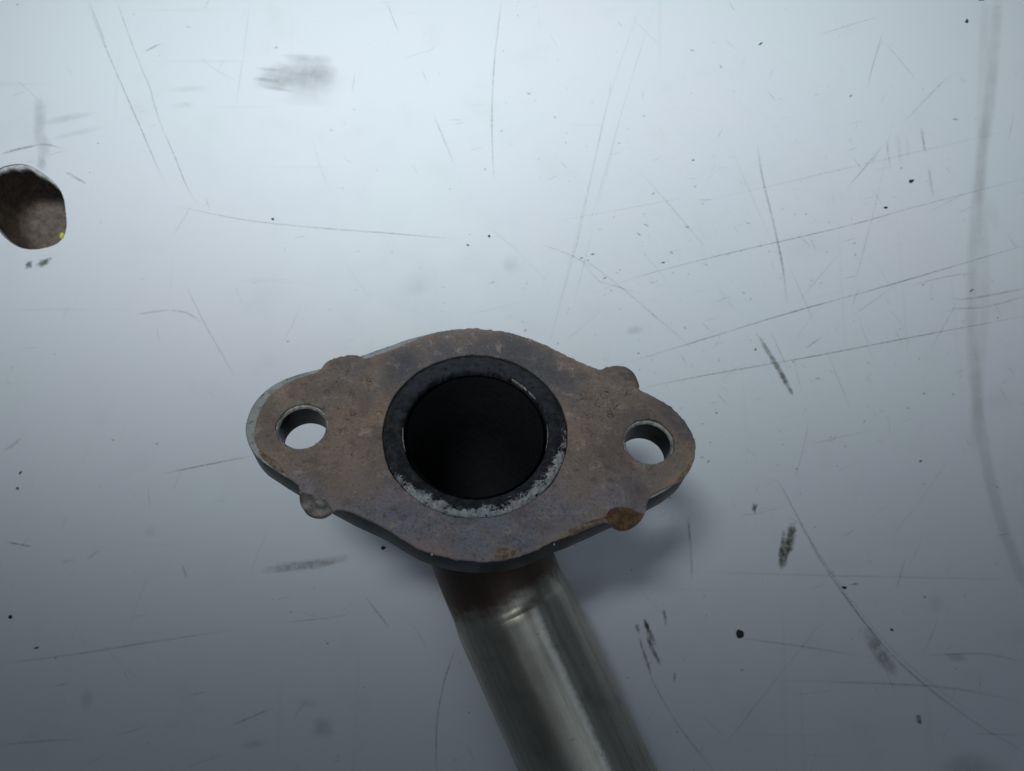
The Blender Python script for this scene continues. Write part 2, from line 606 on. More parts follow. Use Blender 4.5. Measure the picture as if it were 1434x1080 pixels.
def patch(px, py, rx, ry, rot, a, mat='smudge_and_shade', name='smudge_and_shade', power=1.0, jit=0.3):
    z = next_lift()
    mmpx = 0.236 / FPX
    c = on_table(px, py)
    NR, NA = 7, 36
    sd = random.random() * 50
    sz = 0.82 if mat == 'speck' else 1.0
    vs, fs, fd = [(c.x, c.y, z)], [], [a]
    cr, sr = math.cos(math.radians(rot)), math.sin(math.radians(rot))
    for i in range(1, NR + 1):
        t = i / NR
        for j in range(NA):
            g = 2 * math.pi * j / NA
            e = 1 + jit * noise.noise(Vector((math.cos(g) * 1.6, math.sin(g) * 1.6, sd))) \
                + jit * 0.5 * noise.noise(Vector((math.cos(g) * 5, math.sin(g) * 5, sd)))
            x, y = rx * mmpx * t * e * sz * math.cos(g), ry * mmpx * t * e * sz * math.sin(g)
            vs.append((c.x + x * cr - y * sr, c.y + x * sr + y * cr, z))
            fd.append(a * max(0, 1 - t ** (2.0 * power)) ** (1.5 if power <= 1 else 1))
    for j in range(NA):
        fs.append((0, 1 + j, 1 + (j + 1) % NA))
    for i in range(NR - 1):
        for j in range(NA):
            b0, b1 = 1 + i * NA, 1 + (i + 1) * NA
            fs.append((b0 + j, b1 + j, b1 + (j + 1) % NA, b0 + (j + 1) % NA))
    me = mesh_from(name, vs, fs)
    set_attr(me, 'fade', fd)
    return link(name, me, M[mat], table)


SCR = [
    ([(120, 0), (160, 95), (195, 175), (235, 268)], 1.6, .55), ([(124, 0), (150, 66)], 1.4, .4),
    ([(163, 0), (190, 75), (215, 135)], 1.7, .6), ([(205, 105), (222, 165), (245, 220), (262, 262), (280, 292)], 1.6, .5),
    ([(238, 287), (330, 306), (400, 315), (480, 322), (560, 328), (650, 336)], 1.6, .5),
    ([(703, -5), (693, 80), (689, 150), (690, 220), (693, 255)], 2.0, .55),
    ([(607, 160), (638, 235)], 1.8, .4), ([(540, 0), (560, 50)], 1.4, .3),
    ([(900, 0), (855, 130), (830, 240), (808, 340), (770, 480)], 1.6, .28), ([(918, 0), (870, 160), (845, 250), (820, 330)], 1.5, .24),
    ([(850, 150), (815, 300), (785, 420), (770, 480)], 1.3, .22), ([(866, 180), (838, 290), (800, 440)], 1.3, .2),
    ([(828, 412), (900, 386), (1020, 355), (1180, 318), (1300, 285), (1440, 249)], 1.3, .75),
    ([(858, 514), (960, 483), (1100, 440), (1250, 398), (1440, 342)], 1.6, .85),
    ([(865, 552), (960, 531), (1150, 497), (1300, 468), (1440, 442)], 1.5, .75),
    ([(1060, 200), (1068, 250), (1085, 320), (1097, 380), (1102, 428)], 3.0, .55),
    ([(1127, 489), (1152, 471)], 2.2, .6), ([(1330, 105), (1305, 130), (1265, 172)], 1.8, .4),
    ([(1240, 200), (1215, 230), (1185, 265)], 1.8, .5), ([(1300, 233), (1307, 277)], 3.5, .35), ([(1290, 178), (1296, 216)], 3.5, .35),
    ([(1241, 195), (1247, 237)], 3, .3), ([(1256, 185), (1262, 232)], 6, .16), ([(1270, 190), (1272, 225)], 5, .14),
    ([(1238, 40), (1220, 100), (1214, 128)], 2, .3), ([(1328, 418), (1360, 418), (1440, 403)], 2.6, .42),
    ([(1328, 432), (1380, 430), (1440, 413)], 2.2, .38), ([(1298, 298), (1350, 272)], 2, .3),
    ([(895, 240), (940, 290), (990, 350)], 1.8, .3), ([(757, 342), (800, 358), (830, 375)], 1.8, .5),
    ([(800, 350), (860, 395), (920, 445), (975, 493)], 1.8, .34), ([(680, 315), (720, 348), (770, 398)], 1.4, .22),
    ([(790, 480), (850, 428)], 1.4, .3), ([(950, 290), (1060, 265), (1434, 178)], 1.5, .22), ([(780, 310), (960, 277)], 1.5, .25),
    ([(1075, 681), (1092, 679), (1150, 785), (1225, 890), (1290, 955), (1370, 1015), (1440, 1056)], 2.6, .62),
    ([(1096, 684), (1155, 788), (1232, 890), (1295, 950), (1380, 1012)], 1.4, .35),
    ([(963, 722), (967, 765), (969, 812)], 3.2, .75), ([(906, 935), (925, 975), (960, 1030), (1005, 1085)], 2.0, .5),
    ([(195, 440), (215, 437), (235, 434)], 2.4, .7), ([(228, 434), (260, 438), (285, 453)], 2.0, .35),
    ([(258, 395), (285, 450), (310, 495), (333, 535)], 1.6, .34), ([(225, 664), (300, 649), (356, 638)], 1.9, .55),
    ([(0, 930), (120, 914), (220, 898), (330, 882)], 2.4, .42), ([(400, 872), (483, 861), (480, 849)], 1.9, .35),
    ([(512, 836), (528, 857), (546, 880)], 2.0, .5), ([(640, 903), (622, 955), (612, 1015), (611, 1085)], 2.2, .6),
    ([(350, 0), (342, 70), (330, 150)], 1.5, .3), ([(202, 73), (225, 61)], 2.0, .5), ([(5, 632), (18, 624), (30, 613)], 3.5, .45),
    ([(8, 759), (46, 766)], 2.2, .6), ([(92, 241), (108, 250), (121, 258)], 2.8, .75), ([(2, 216), (30, 208), (50, 205)], 3.0, .7),
    ([(50, 203), (68, 203), (85, 208)], 2.4, .6), ([(0, 1043), (60, 1038), (120, 1035)], 2.5, .28),
    ([(322, 1017), (355, 1003), (386, 990)], 2.5, .35), ([(960, 800), (1150, 806), (1440, 812)], 2.2, .25),
    ([(1020, 892), (1120, 905), (1230, 923)], 2.2, .28), ([(1080, 952), (1250, 958), (1340, 965), (1440, 985)], 2.6, .4),
    ([(1290, 918), (1380, 916), (1440, 930)], 2.4, .32), ([(1160, 860), (1080, 960), (1010, 1050)], 2.2, .25),
    ([(1330, 640), (1290, 700), (1240, 760)], 2, .2), ([(270, 285), (240, 335)], 1.5, .25), ([(330, 400), (340, 428)], 1.5, .3),
    ([(1030, 1030), (1160, 1030)], 2, .18), ([(1268, 780), (1255, 825)], 3, .25), ([(255, 660), (240, 690)], 2, .2),
    ([(1360, 1027), (1434, 1030)], 2, .3), ([(1175, 755), (1200, 740)], 2, .25), ([(1020, 200), (1090, 360)], 1.4, .18),
    ([(1120, 420), (1180, 350)], 1.5, .3), ([(1190, 445), (1260, 395)], 1.7, .34), ([(1250, 170), (1225, 290), (1190, 420)], 2.2, .2),
    ([(590, 95), (600, 120)], 1.4, .25), ([(660, 148), (680, 146)], 1.3, .3), ([(210, 800), (180, 880)], 2.5, .16),
    ([(120, 785), (140, 770)], 3, .3), ([(85, 788), (105, 784)], 3, .3), ([(255, 790), (262, 810)], 3, .28), ([(575, 870), (600, 910)], 2, .25),
]
for pts, wpx, a in SCR:
    ribbon(pts, wpx * 0.9, a * 0.56)
OLV = [
    ([(1062, 470), (1075, 492), (1092, 520), (1111, 555)], 5.0, .85), ([(1111, 731), (1106, 755), (1093, 797)], 9.0, 1.0),
    ([(1098, 742), (1092, 790)], 4.0, .8), ([(902, 866), (909, 885), (917, 904)], 5.0, 1.0), ([(891, 873), (895, 888)], 4.0, .9),
    ([(905, 890), (915, 912), (926, 932)], 4.0, .6), ([(895, 892), (902, 915), (912, 945)], 3.0, .45), ([(929, 852), (933, 876)], 3.5, .5),
    ([(945, 940), (944, 955)], 3, .5), ([(1284, 1000), (1289, 1015)], 5, .8),
]
for pts, wpx, a in OLV:
    ribbon(pts, wpx, a, 'olive', 'scuff', ragged=0.6)
ribbon([(1397, -5), (1388, 120), (1370, 260), (1361, 400), (1364, 520), (1380, 640), (1405, 740), (1440, 830)], 13, .17, 'brown', 'stain_streak', 0.03)
ribbon([(1380, -5), (1374, 200), (1378, 420), (1362, 640)], 12, .10, 'brown', 'stain_streak', 0.05)
ribbon([(365, 800), (400, 795), (440, 790), (490, 780)], 9, .38, 'olive', 'stain_streak', 0.3)
ribbon([(1212, 878), (1232, 915), (1256, 946)], 13, .42, 'olive', 'stain_streak', 0.3)

for px, py, rx, ry, rot, a in [
    (425, 108, 62, 34, -4, .50), (385, 110, 40, 22, 8, .30), (430, 82, 44, 9, -3, .30), (450, 100, 30, 28, 0, .25), (378, 98, 26, 4, -6, .3), (372, 112, 24, 4, -8, .3), (384, 124, 28, 4, -10, .3),
    (55, 168, 12, 46, 2, .36), (62, 205, 12, 22, 0, .3), (95, 166, 44, 7, 12, .26), (110, 186, 40, 6, 14, .18),
    (265, 125, 36, 6, 3, .16), (258, 148, 22, 6, 3, .14), (58, 228, 9, 14, 10, .42), (888, 463, 15, 7, 12, .30),
    (583, 405, 26, 14, 20, .10), (715, 372, 16, 18, 10, .14), (452, 1018, 18, 16, 0, .34), (355, 1042, 18, 7, 10, .25),
    (430, 985, 20, 7, -10, .18), (1340, 921, 16, 7, -3, .40), (1310, 845, 10, 16, 0, .14), (1430, 890, 40, 14, 0, .1),
    (1360, 1075, 50, 20, 0, .35), (122, 980, 10, 18, 0, .2), (210, 745, 10, 10, 0, .14), (1398, 560, 30, 18, 30, .10),
    (430, 140, 60, 14, 0, .1), (1130, 345, 60, 26, 0, .07), (1390, 300, 10, 30, 8, .12), (820, 820, 34, 22, 20, .25),  # last patch paints the shadow pocket beside the tube
]:
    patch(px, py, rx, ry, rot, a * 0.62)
patch(40, 371, 8, 6, 20, .75, 'olive', 'smudge_and_shade', jit=0.7)
patch(62, 368, 14, 7, 14, .75, 'olive', 'smudge_and_shade', jit=0.7)
patch(1036, 888, 7.2, 6.8, 0, 1.6, 'speck', 'dark_spot', 3.0, 0.25)
patch(15, 864, 3.4, 3.2, 0, 1.5, 'speck', 'dark_spot', 3.0, 0.3)
patch(537, 767, 3.6, 3.2, 0, 1.5, 'speck', 'dark_spot', 3.0, 0.5)
patch(1374, -1, 7, 3, 0, 1.5, 'speck', 'dark_spot', 3.0, 0.5)
patch(1354, 30, 3.2, 4.5, -30, 1.2, 'speck', 'dark_spot', 3.0, 0.7)
patch(1276, 254, 5.5, 3, 20, 1.2, 'speck', 'dark_spot', 3.0, 0.7)
patch(1240, 291, 4, 2, 5, 1.0, 'speck', 'dark_spot', 3.0, 0.6)
patch(382, 307, 3, 2.4, 20, 1.0, 'speck', 'dark_spot', 2.0, 0.8)
patch(685, 331, 2.2, 2.2, 0, 1.3, 'speck', 'dark_spot', 2.0, 0.5)
patch(1182, 823, 5, 2.4, -15, 1.2, 'speck', 'dark_spot', 2.0, 0.5)
patch(1249, 882, 3, 2, -15, 1.2, 'speck', 'dark_spot', 2.0, 0.5)
patch(1057, 712, 5, 12, -10, .6, 'speck', 'dark_spot', 1.0, 0.9)
patch(25, 684, 3, 3, 0, .6, 'speck', 'dark_spot', 2.0, 0.5)

# loose grime specks, far too many to tell one by one
vs, fs, fd = [], [], []
mmpx = 0.236 / FPX
for i in range(1100):
    if random.random() < 0.62:
        px, py = random.gauss(960, 240), random.gauss(420, 190)
    else:
        px, py = random.uniform(-60, 1500), random.uniform(-60, 1140)
    c = on_table(px, py)
    r = mmpx * (0.40 + 1.3 * random.random() ** 4)
    el = random.uniform(1.0, 2.6)
    ro = random.gauss(0.35, 0.7)
    al = random.uniform(0.06, 0.36) if random.random() < 0.93 else random.uniform(0.5, 0.9)
    b = len(vs)
    vs.append((c.x, c.y, 0.000012)); fd.append(al)
    for j in range(7):
        g = 2 * math.pi * j / 7
        x, y = r * el * math.cos(g) * random.uniform(.7, 1.3), r * math.sin(g) * random.uniform(.7, 1.3)
        vs.append((c.x + x * math.cos(ro) - y * math.sin(ro), c.y + x * math.sin(ro) + y * math.cos(ro), 0.000012))
        fd.append(al * 0.6)
    for j in range(7):
        fs.append((b, b + 1 + j, b + 1 + (j + 1) % 7))
me = mesh_from('grime_specks', vs, fs)
set_attr(me, 'fade', fd)
sp = link('grime_specks', me, M['speck'], table)
sp['kind'] = 'stuff'

# hair scratches too fine to pick apart
vs, fs, fd = [], [], []
for i in range(420):
    if i < 200:
        px, py = random.gauss(1130, 190), random.gauss(430, 260)
    else:
        px, py = random.uniform(-40, 1480), random.uniform(-40, 1120)
    c = on_table(px, py)
    ang = random.choice((0.28, 0.25, -1.2, 1.15, 2.3, random.uniform(0, 3.14))) + random.gauss(0, 0.12)
    ln = random.uniform(0.0008, 0.006) if random.random() < 0.8 else random.uniform(0.006, 0.022)
    bend = random.gauss(0, 0.12)
    hw = mmpx * random.uniform(0.35, 0.75)
    al = random.uniform(0.05, 0.26)
    b = len(vs)
    for j in range(9):
        t = j / 8
        a_ = ang + bend * (t - 0.5)
        q = Vector((c.x + math.cos(a_) * ln * (t - 0.5), c.y + math.sin(a_) * ln * (t - 0.5)))
        nn = Vector((-math.sin(a_), math.cos(a_))) * hw
        for sg in (-1, 1):
            vs.append((q.x + nn.x * sg, q.y + nn.y * sg, 0.000016))
            fd.append(al * math.sin(math.pi * t) ** 0.7)
    for j in range(8):
        fs.append((b + 2 * j, b + 2 * j + 1, b + 2 * j + 3, b + 2 * j + 2))
me = mesh_from('hair_scratches', vs, fs)
set_attr(me, 'fade', fd)
hs = link('hair_scratches', me, M['scratch'], table)
hs['kind'] = 'stuff'

# ------------------------------------------------------------------ the exhaust pipe end
# flange frame: n is the face normal, e1 runs towards the right bolt hole
n_cam = Vector((-(652 - CX) / FPX, (1212 - CY) / FPX, 1)).normalized()
Nw = (CAM_ROT @ n_cam).normalized()
FC = CAM_LOC + ray(666, 604) * 0.170           # centre of the bore on the gasket face
e1 = Vector((1, 0, 0)) - Nw * Nw.x
e1.normalize()
e2 = Nw.cross(e1)
FM = Matrix(((e1.x, e2.x, Nw.x, FC.x), (e1.y, e2.y, Nw.y, FC.y), (e1.z, e2.z, Nw.z, FC.z), (0, 0, 0, 1)))
FMI = FM.inverted()


def on_face(px, py, h=0.0):
    """Where the sight line of a measured point meets the flange plane h above the gasket face."""
    d = ray(px, py)
    P0 = FC + Nw * h
    t = (P0 - CAM_LOC).dot(Nw) / d.dot(Nw)
    q = FMI @ (CAM_LOC + d * t)
    return Vector((q.x, q.y))


PIPE_R, BORE_R = 0.0170, 0.0152
corner_t = (FC.z - PIPE_R) / Nw.z
corner = FC - Nw * corner_t
pipe_dir = (on_table(801, 1030, PIPE_R) - corner).normalized()   # the run of the tube, flat on the table

thing = bpy.data.objects.new('exhaust_pipe', None)
COL.objects.link(thing)
thing.location = (corner.x, corner.y, 0)
thing.empty_display_size = 0.02
props(thing, 'rusty two-bolt exhaust flange on a bent stainless pipe lying on the white table', 'exhaust pipe')
bpy.context.view_layer.update()
TI = Matrix.Translation(-Vector(thing.location))


def flange_part(name, me, mat, parent=None, smooth=True):
    o = link(name, me, mat, parent or thing, smooth)
    if parent is None:
        o.matrix_local = TI @ FM
    return o


def A(pts):
    return [(330 + x / 3.0, 440 + y / 3.0) for x, y in pts]


def B(pts):
    return [(640 + x / 3.0, 440 + y / 3.0) for x, y in pts]


gasket_px = A([(75, 510), (84, 455), (103, 400), (137, 345), (180, 308), (230, 279), (295, 256), (348, 238), (366, 213), (395, 188),
               (440, 172), (490, 165), (522, 173), (547, 183), (600, 166), (662, 145), (705, 126), (760, 102), (830, 78), (900, 63), (960, 57)]) + \
    B([(70, 56), (130, 62), (200, 70), (270, 88), (340, 112), (400, 140), (450, 165), (500, 190), (560, 216), (602, 228),
       (630, 216), (665, 213), (710, 222), (740, 245), (757, 275), (765, 307), (795, 326), (840, 350), (885, 376), (925, 410), (960, 450),
       (986, 490), (1001, 530), (1004, 570), (997, 612), (980, 650), (955, 682), (930, 704), (890, 722), (845, 742), (815, 762), (802, 790),
       (797, 820), (785, 848), (762, 872), (740, 890), (708, 901), (680, 898), (652, 884), (632, 870), (600, 869), (560, 886), (520, 905),
       (470, 928), (420, 945), (370, 968), (330, 990), (280, 1010), (230, 1022), (170, 1032), (100, 1036)]) + \
    A([(1000, 1033), (940, 1030), (880, 1016), (820, 1000), (765, 980), (722, 955), (680, 930), (640, 905), (600, 882), (560, 862),
       (520, 845), (480, 828), (440, 818), (412, 822), (393, 836), (368, 847), (335, 848), (305, 838), (285, 820), (272, 795), (266, 765),
       (267, 735), (255, 710), (230, 690), (203, 666), (185, 642), (160, 620), (130, 597), (102, 570), (84, 543)])
g_loop = catmull([tuple(on_face(*p)) for p in gasket_px], 4)
GT = 0.0009                                    # gasket thickness
flange_px = A([(40, 480), (47, 440), (65, 393), (95, 349), (140, 308), (200, 274), (270, 249), (345, 230), (440, 200), (545, 167), (600, 147),
               (660, 127), (710, 108), (770, 92), (835, 76), (900, 66), (965, 61)]) + \
    B([(60, 60), (130, 66), (200, 75), (270, 93), (335, 117), (400, 146), (450, 171), (500, 196), (560, 222), (640, 256), (700, 284), (770, 316),
       (840, 355), (883, 382), (921, 415), (955, 454), (980, 492), (996, 531), (999, 570), (993, 612), (977, 650), (953, 684), (925, 708),
       (880, 740), (820, 772), (760, 802), (700, 830), (640, 856), (580, 884), (520, 910), (470, 932), (420, 950), (370, 972), (330, 992),
       (280, 1012), (230, 1024), (170, 1034), (100, 1038)]) + \
    A([(1000, 1036), (940, 1031), (880, 1020), (820, 1003), (765, 983), (722, 959), (680, 934), (640, 909), (600, 887), (540, 860),
       (480, 832), (420, 800), (360, 768), (300, 736), (240, 702), (190, 672), (150, 645), (105, 615), (70, 575), (48, 530)])
f_loop = catmull([tuple(on_face(*p, -GT)) for p in flange_px], 4)
LH = on_face(*A([(278, 470)])[0])
RH = on_face(*B([(806, 535)])[0])
HR = 0.00548
FT = 0.0078                                    # flange thickness

fl_me = plate_mesh('flange', [f_loop, circle((0, 0), 0.0165, 96), circle(LH, HR - 0.00018, 64), circle(RH, HR - 0.00025, 64)],
                   -GT - FT, -GT, 0.0004)
flange = flange_part('flange', fl_me, M['flange'], smooth=False)
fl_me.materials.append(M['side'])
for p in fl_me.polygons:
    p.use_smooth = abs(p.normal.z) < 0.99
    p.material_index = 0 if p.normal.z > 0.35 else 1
flange['label'] = 'bare steel flange plate with two bolt holes'


def bolt_sleeve(c, r0, seed):
    def wb(a, j, r, z):
        return r + 0.00010 * noise.noise(Vector((math.cos(a) * 3, math.sin(a) * 3, seed + j))), z
    me = lathe('bolt_hole_rim', [(r0 + 0.00022, -GT - 0.0003), (r0 + 0.00020, -GT + 0.00042), (r0 - 0.00015, -GT + 0.00028),
                                 (r0 - 0.00045, -GT - 0.0003)], 72, wob=wb)
    o = flange_part('bolt_hole_rim', me, M['bare'], flange)
    o.location = (c.x, c.y, 0)
    return o


bolt_sleeve(LH, HR, 1.0)
bolt_sleeve(RH, HR, 9.0)

# gasket: thin sheet, remeshed finely and worn by hand
g_me = plate_mesh('gasket', [g_loop, circle((0, 0), 0.0204, 120, 0.0003, 2), circle(LH, HR + 0.00012, 72, 0.00035, 5, 4),
                             circle(RH, HR + 0.00022, 72, 0.00045, 8, 4)], -GT, 0.0, 0.0)
tmp = bpy.data.objects.new('gasket_tmp', g_me)
COL.objects.link(tmp)
md = tmp.modifiers.new('r', 'REMESH')
md.mode = 'VOXEL'
md.voxel_size = 0.00030
bpy.context.view_layer.update()
g2 = bpy.data.meshes.new_from_object(tmp.evaluated_get(bpy.context.evaluated_depsgraph_get()))
bpy.data.objects.remove(tmp)
edge = [Vector(q) for q in g_loop]
from mathutils import kdtree
kd = kdtree.KDTree(len(edge) * 3)
for i, q in enumerate(edge):
    for k in range(3):
        m = q.lerp(edge[(i + 1) % len(edge)], k / 3)
        kd.insert((m.x, m.y, 0), i * 3 + k)
kd.balance()
TAB = dict(tl=on_face(483, 515), tr=on_face(866, 528), bl=on_face(440, 706), br=on_face(878, 722))
wear, dark = [], []
# chips, given as (centre, reach, strength)
chips = [(on_face(*p), r, s) for p, r, s in (((612, 776), .0035, .8), ((585, 770), .003, .6), ((700, 775), .0028, 1.0), ((378, 645), .0032, .9),
         ((950, 668), .0032, 1.0), ((962, 650), .003, 1.0), ((935, 680), .004, .6), ((800, 752), .004, .8), ((840, 735), .0035, .9), ((770, 762), .003, .6),
         ((650, 462), .004, .55), ((690, 464), .003, .5), ((590, 478), .003, .4), ((395, 575), .003, .5), ((500, 525), .005, .35),
         ((880, 545), .005, .4), ((905, 585), .004, .5))]
darks = [(on_face(*p), r, s) for p, r, s in (((565, 510), .0045, .9), ((860, 520), .004, .7), ((935, 565), .0045, .6), ((958, 600), .004, .7),
         ((490, 508), .0042, .6), ((730, 505), .006, .45), ((780, 530), .005, .5), ((720, 480), .006, .4), ((900, 575), .0045, .5), ((380, 600), .004, .3))]
for v in g2.vertices:
    co = v.co
    d = kd.find((co.x, co.y, 0))[2]
    q = Vector((co.x, co.y))
    hz = 0.00016 * noise.noise(Vector((co.x * 130, co.y * 130, 0))) + 0.00007 * noise.noise(Vector((co.x * 480, co.y * 480, 4)))
    # rim rolls off unevenly and is nibbled away in places
    roll = max(0, 1 - d / 0.0013)
    nib = noise.noise(Vector((co.x * 900, co.y * 900, 9)))
    hz -= 0.00022 * roll * roll * (1 + nib)
    wv = dk = 0
    for c, r, s in chips:
        g = math.exp(-((q - c).length / r) ** 2)
        wv += s * g * (0.35 + 0.65 * max(0, 1 - d / 0.0022))
        hz -= 0.00018 * s * g * max(0, 1 - d / 0.0018) * (1 + 0.8 * nib)
    for c, r, s in darks:
        dk += s * math.exp(-((q - c).length / r) ** 2)
    for key, amt in (('tl', -0.0007), ('tr', -0.0006), ('bl', -0.0008), ('br', -0.0005)):
        t = math.exp(-((q - TAB[key]).length / 0.0042) ** 2)
        hz += amt * t * max(0, 1 - d / 0.004)
    out = Vector((co.x, co.y)) - Vector(kd.find((co.x, co.y, 0))[0][:2])
    if d < 0.0008:
        co.x += 0.00013 * noise.noise(Vector((co.x * 700, co.y * 700, 20)))
        co.y += 0.00013 * noise.noise(Vector((co.x * 700, co.y * 700, 30)))
    co.z += hz
    wear.append(min(1, wv + 0.18 * roll))
    dark.append(min(1, dk))
set_attr(g2, 'wear', wear)
set_attr(g2, 'dark', dark)
gasket = flange_part('gasket', g2, M['gasket'])
gasket['label'] = 'brown scorched gasket sheet with four tabs stuck to the flange'


# lumps on the tabs and flakes along the edge
def lump(name, pxs, thick, mat, parent, z0=0.0, dome=1.0, nscale=900, namp=0.00015, label=None, tilt=(0, 0)):
    loop = catmull([tuple(on_face(*p)) for p in pxs], 5)
    c = sum(loop, Vector((0, 0))) / len(loop)
    NR = 9
    vs, fs = [(c.x, c.y, z0 + thick + namp * noise.noise(Vector((c.x, c.y, 0)) * nscale))], []
    n = len(loop)
    for i in range(1, NR + 1):
        t = i / NR
        for q in loop:
            p = c.lerp(q, t)
            h = thick * (1 - t ** 2.6) ** (0.6 / dome)
            h += namp * noise.noise(Vector((p.x * nscale, p.y * nscale, 2.0))) * (1 - t ** 4)
            h += (p.x - c.x) * tilt[0] + (p.y - c.y) * tilt[1]
            vs.append((p.x, p.y, z0 + h))
    for j in range(n):
        fs.append((0, 1 + j, 1 + (j + 1) % n))
    for i in range(NR - 1):
        for j in range(n):
            b0, b1 = 1 + i * n, 1 + (i + 1) * n
            fs.append((b0 + j, b1 + j, b1 + (j + 1) % n, b0 + (j + 1) % n))
    b1 = 1 + (NR - 1) * n
    k = len(vs)
    for q in loop:
        p = c.lerp(q, 0.96)
        vs.append((p.x, p.y, z0 - 0.0013))
    for j in range(n):
        fs.append((b1 + j, k + j, k + (j + 1) % n, b1 + (j + 1) % n))
    fs.append(tuple(k + j for j in range(n))[::-1])
    me = mesh_from(name, vs, fs)
    bm = bmesh.new()
    bm.from_mesh(me)
    bmesh.ops.recalc_face_normals(bm, faces=bm.faces)
    bm.to_mesh(me)
    bm.free()
    o = flange_part(name, me, M[mat], parent)
    if label:
        o['label'] = label
    return o


lump('gasket_tab', A([(270, 752), (310, 752), (352, 768), (378, 772), (392, 800), (404, 822), (388, 838), (366, 848), (335, 849), (304, 839),
                      (284, 820), (271, 795)]), 0.00035, 'scale_grey', gasket, -0.0003, label='grey scaly tab of the gasket')
lump('gasket_tab', B([(660, 216), (690, 217), (714, 224), (741, 246), (757, 275), (766, 308), (740, 298), (706, 286), (688, 270), (668, 246)]),
     0.00030, 'scale_brown', gasket, -0.0002, label='smooth brown tab of the gasket', tilt=(0.10, 0.05))
lump('sealant_blob', B([(640, 822), (668, 812), (706, 806), (738, 815), (760, 832), (782, 838), (776, 862), (750, 886), (712, 902), (682, 900),
                        (654, 886), (632, 866), (626, 842)]), 0.0009, 'amber', gasket, -0.0003, 1.2, 420, 0.0011, 'amber blob of dried sealant on a gasket tab')
lump('rust_chip', B([(155, 990), (185, 972), (225, 972), (262, 985), (250, 1008), (215, 1022), (180, 1030), (160, 1026)]), 0.00025, 'chip', gasket,
     -0.0002, 1, 700, 0.0003, 'bright rust chip on the lower edge')
lump('rust_chip', A([(96, 572), (130, 590), (168, 615), (190, 640), (196, 660), (170, 650), (130, 618), (104, 592)]), 0.00018, 'chip', gasket, -0.0002, 1, 700, 0.0002)
lump('rust_chip', B([(985, 610), (992, 622), (975, 660), (945, 690), (920, 702), (930, 680), (958, 654)]), 0.0002, 'chip', gasket, -0.0002, 1, 700, 0.0003)
lump('rust_chip', B([(470, 905), (500, 888), (560, 868), (620, 850), (630, 862), (580, 880), (520, 906), (480, 924)]), 0.00015, 'chip', gasket, -0.00015, 1, 700, 0.0002)
for px, py, r in ((605, 777, 1.7), (802, 517, 1.2), (498, 690, 1.0), (776, 763, 1.3)):
    bm = bmesh.new()
    bmesh.ops.create_icosphere(bm, subdivisions=2, radius=r * 0.170 / FPX)
    for v in bm.verts:
        v.co *= 1 + 0.35 * noise.noise(v.co * 6000)
    me = bpy.data.meshes.new('ash_grain')
    bm.to_mesh(me)
    bm.free()
    o = flange_part('ash_grain', me, M['chalk'], gasket)
    q = on_face(px, py)
    o.location = (q.x, q.y, 0.00012)

# stamped characters, worn almost away
for ch, px, py, rot, hpx in (('C', 490, 526, 60, 12), ('8', 493, 552, 12, 12), ('P', 460, 552, 40, 12), ('8', 494, 578, 20, 12), ('n', 474, 535, 30, 13),
                             ('B', 517, 536, 14, 12), ('8', 815, 556, -18, 12), ('G', 846, 554, -15, 13), ('P', 879, 554, -25, 13), ('3', 822, 583, 15, 12),
                             ('8', 854, 581, 0, 13), ('U', 838, 566, -35, 13), ('N', 858, 568, -35, 13), ('o', 831, 610, 0, 11), ('o', 868, 637, 0, 9),
                             ('L', 444, 560, 30, 10), ('V', 452, 572, 30, 10)):
    cu = bpy.data.curves.new('t', 'FONT')
    cu.body = ch
    cu.align_x = 'CENTER'
    cu.align_y = 'CENTER'
    cu.size = hpx * 1.55 * 0.170 / FPX
    cu.resolution_u = 4
    o = bpy.data.objects.new('t', cu)
    COL.objects.link(o)
    bpy.context.view_layer.update()
    me = bpy.data.meshes.new_from_object(o.evaluated_get(bpy.context.evaluated_depsgraph_get()))
    bpy.data.objects.remove(o)
    q = on_face(px, py)
    me.transform(Matrix.Translation((q.x, q.y, 0.00024)) @ Matrix.Rotation(math.radians(rot), 4, 'Z'))
    me.name = 'stamped_letter'
    set_attr(me, 'fade', [0.42] * len(me.vertices))
    flange_part('stamped_letter', me, M['glyph'], gasket, smooth=False)

# crush ring of the gasket
def wob_ring(a, j, r, z):
    q = Vector((math.cos(a), math.sin(a), 0))
    rag = max(0, math.sin(a) + 0.35) ** 0.5                       # the far half is the ragged one
    edge_in = 1.0 if j <= 4 else 0.25
    r += (0.00030 * rag + 0.00006) * edge_in * noise.noise(q * 9 + Vector((0, 0, j * 0.25)))
    r += (0.00032 * rag + 0.00004) * edge_in * noise.noise(q * 31 + Vector((0, 0, j * 0.2)))
    r -= 0.0004 * edge_in * max(0, noise.noise(q * 2.2 + Vector((3, 1, 0)))) * rag
    z += (0.00016 + 0.00016 * rag) * noise.noise(q * 14 + Vector((0, 0, j * 0.5))) + 0.00008 * noise.noise(q * 40 + Vector((0, 0, j)))
    return r, z


rp = [(0.0160, -0.0040), (0.0160, -0.0012), (0.01605, -0.0005), (0.0163, -0.00010), (0.0168, 0.00010), (0.0174, 0.00022), (0.0180, 0.00025),
      (0.0186, 0.00018), (0.0190, 0.00002), (0.0193, -0.0003), (0.0195, -0.0006), (0.0201, -0.0007)]
rp = [(r if r < 0.0168 else 0.0168 + (r - 0.0168) * 1.28, z) for r, z in rp]
ring = flange_part('sealing_ring', lathe('sealing_ring', rp, 420, wob=wob_ring), M['ring'])
ring['label'] = 'black crush ring round the bore crusted with pale ash'


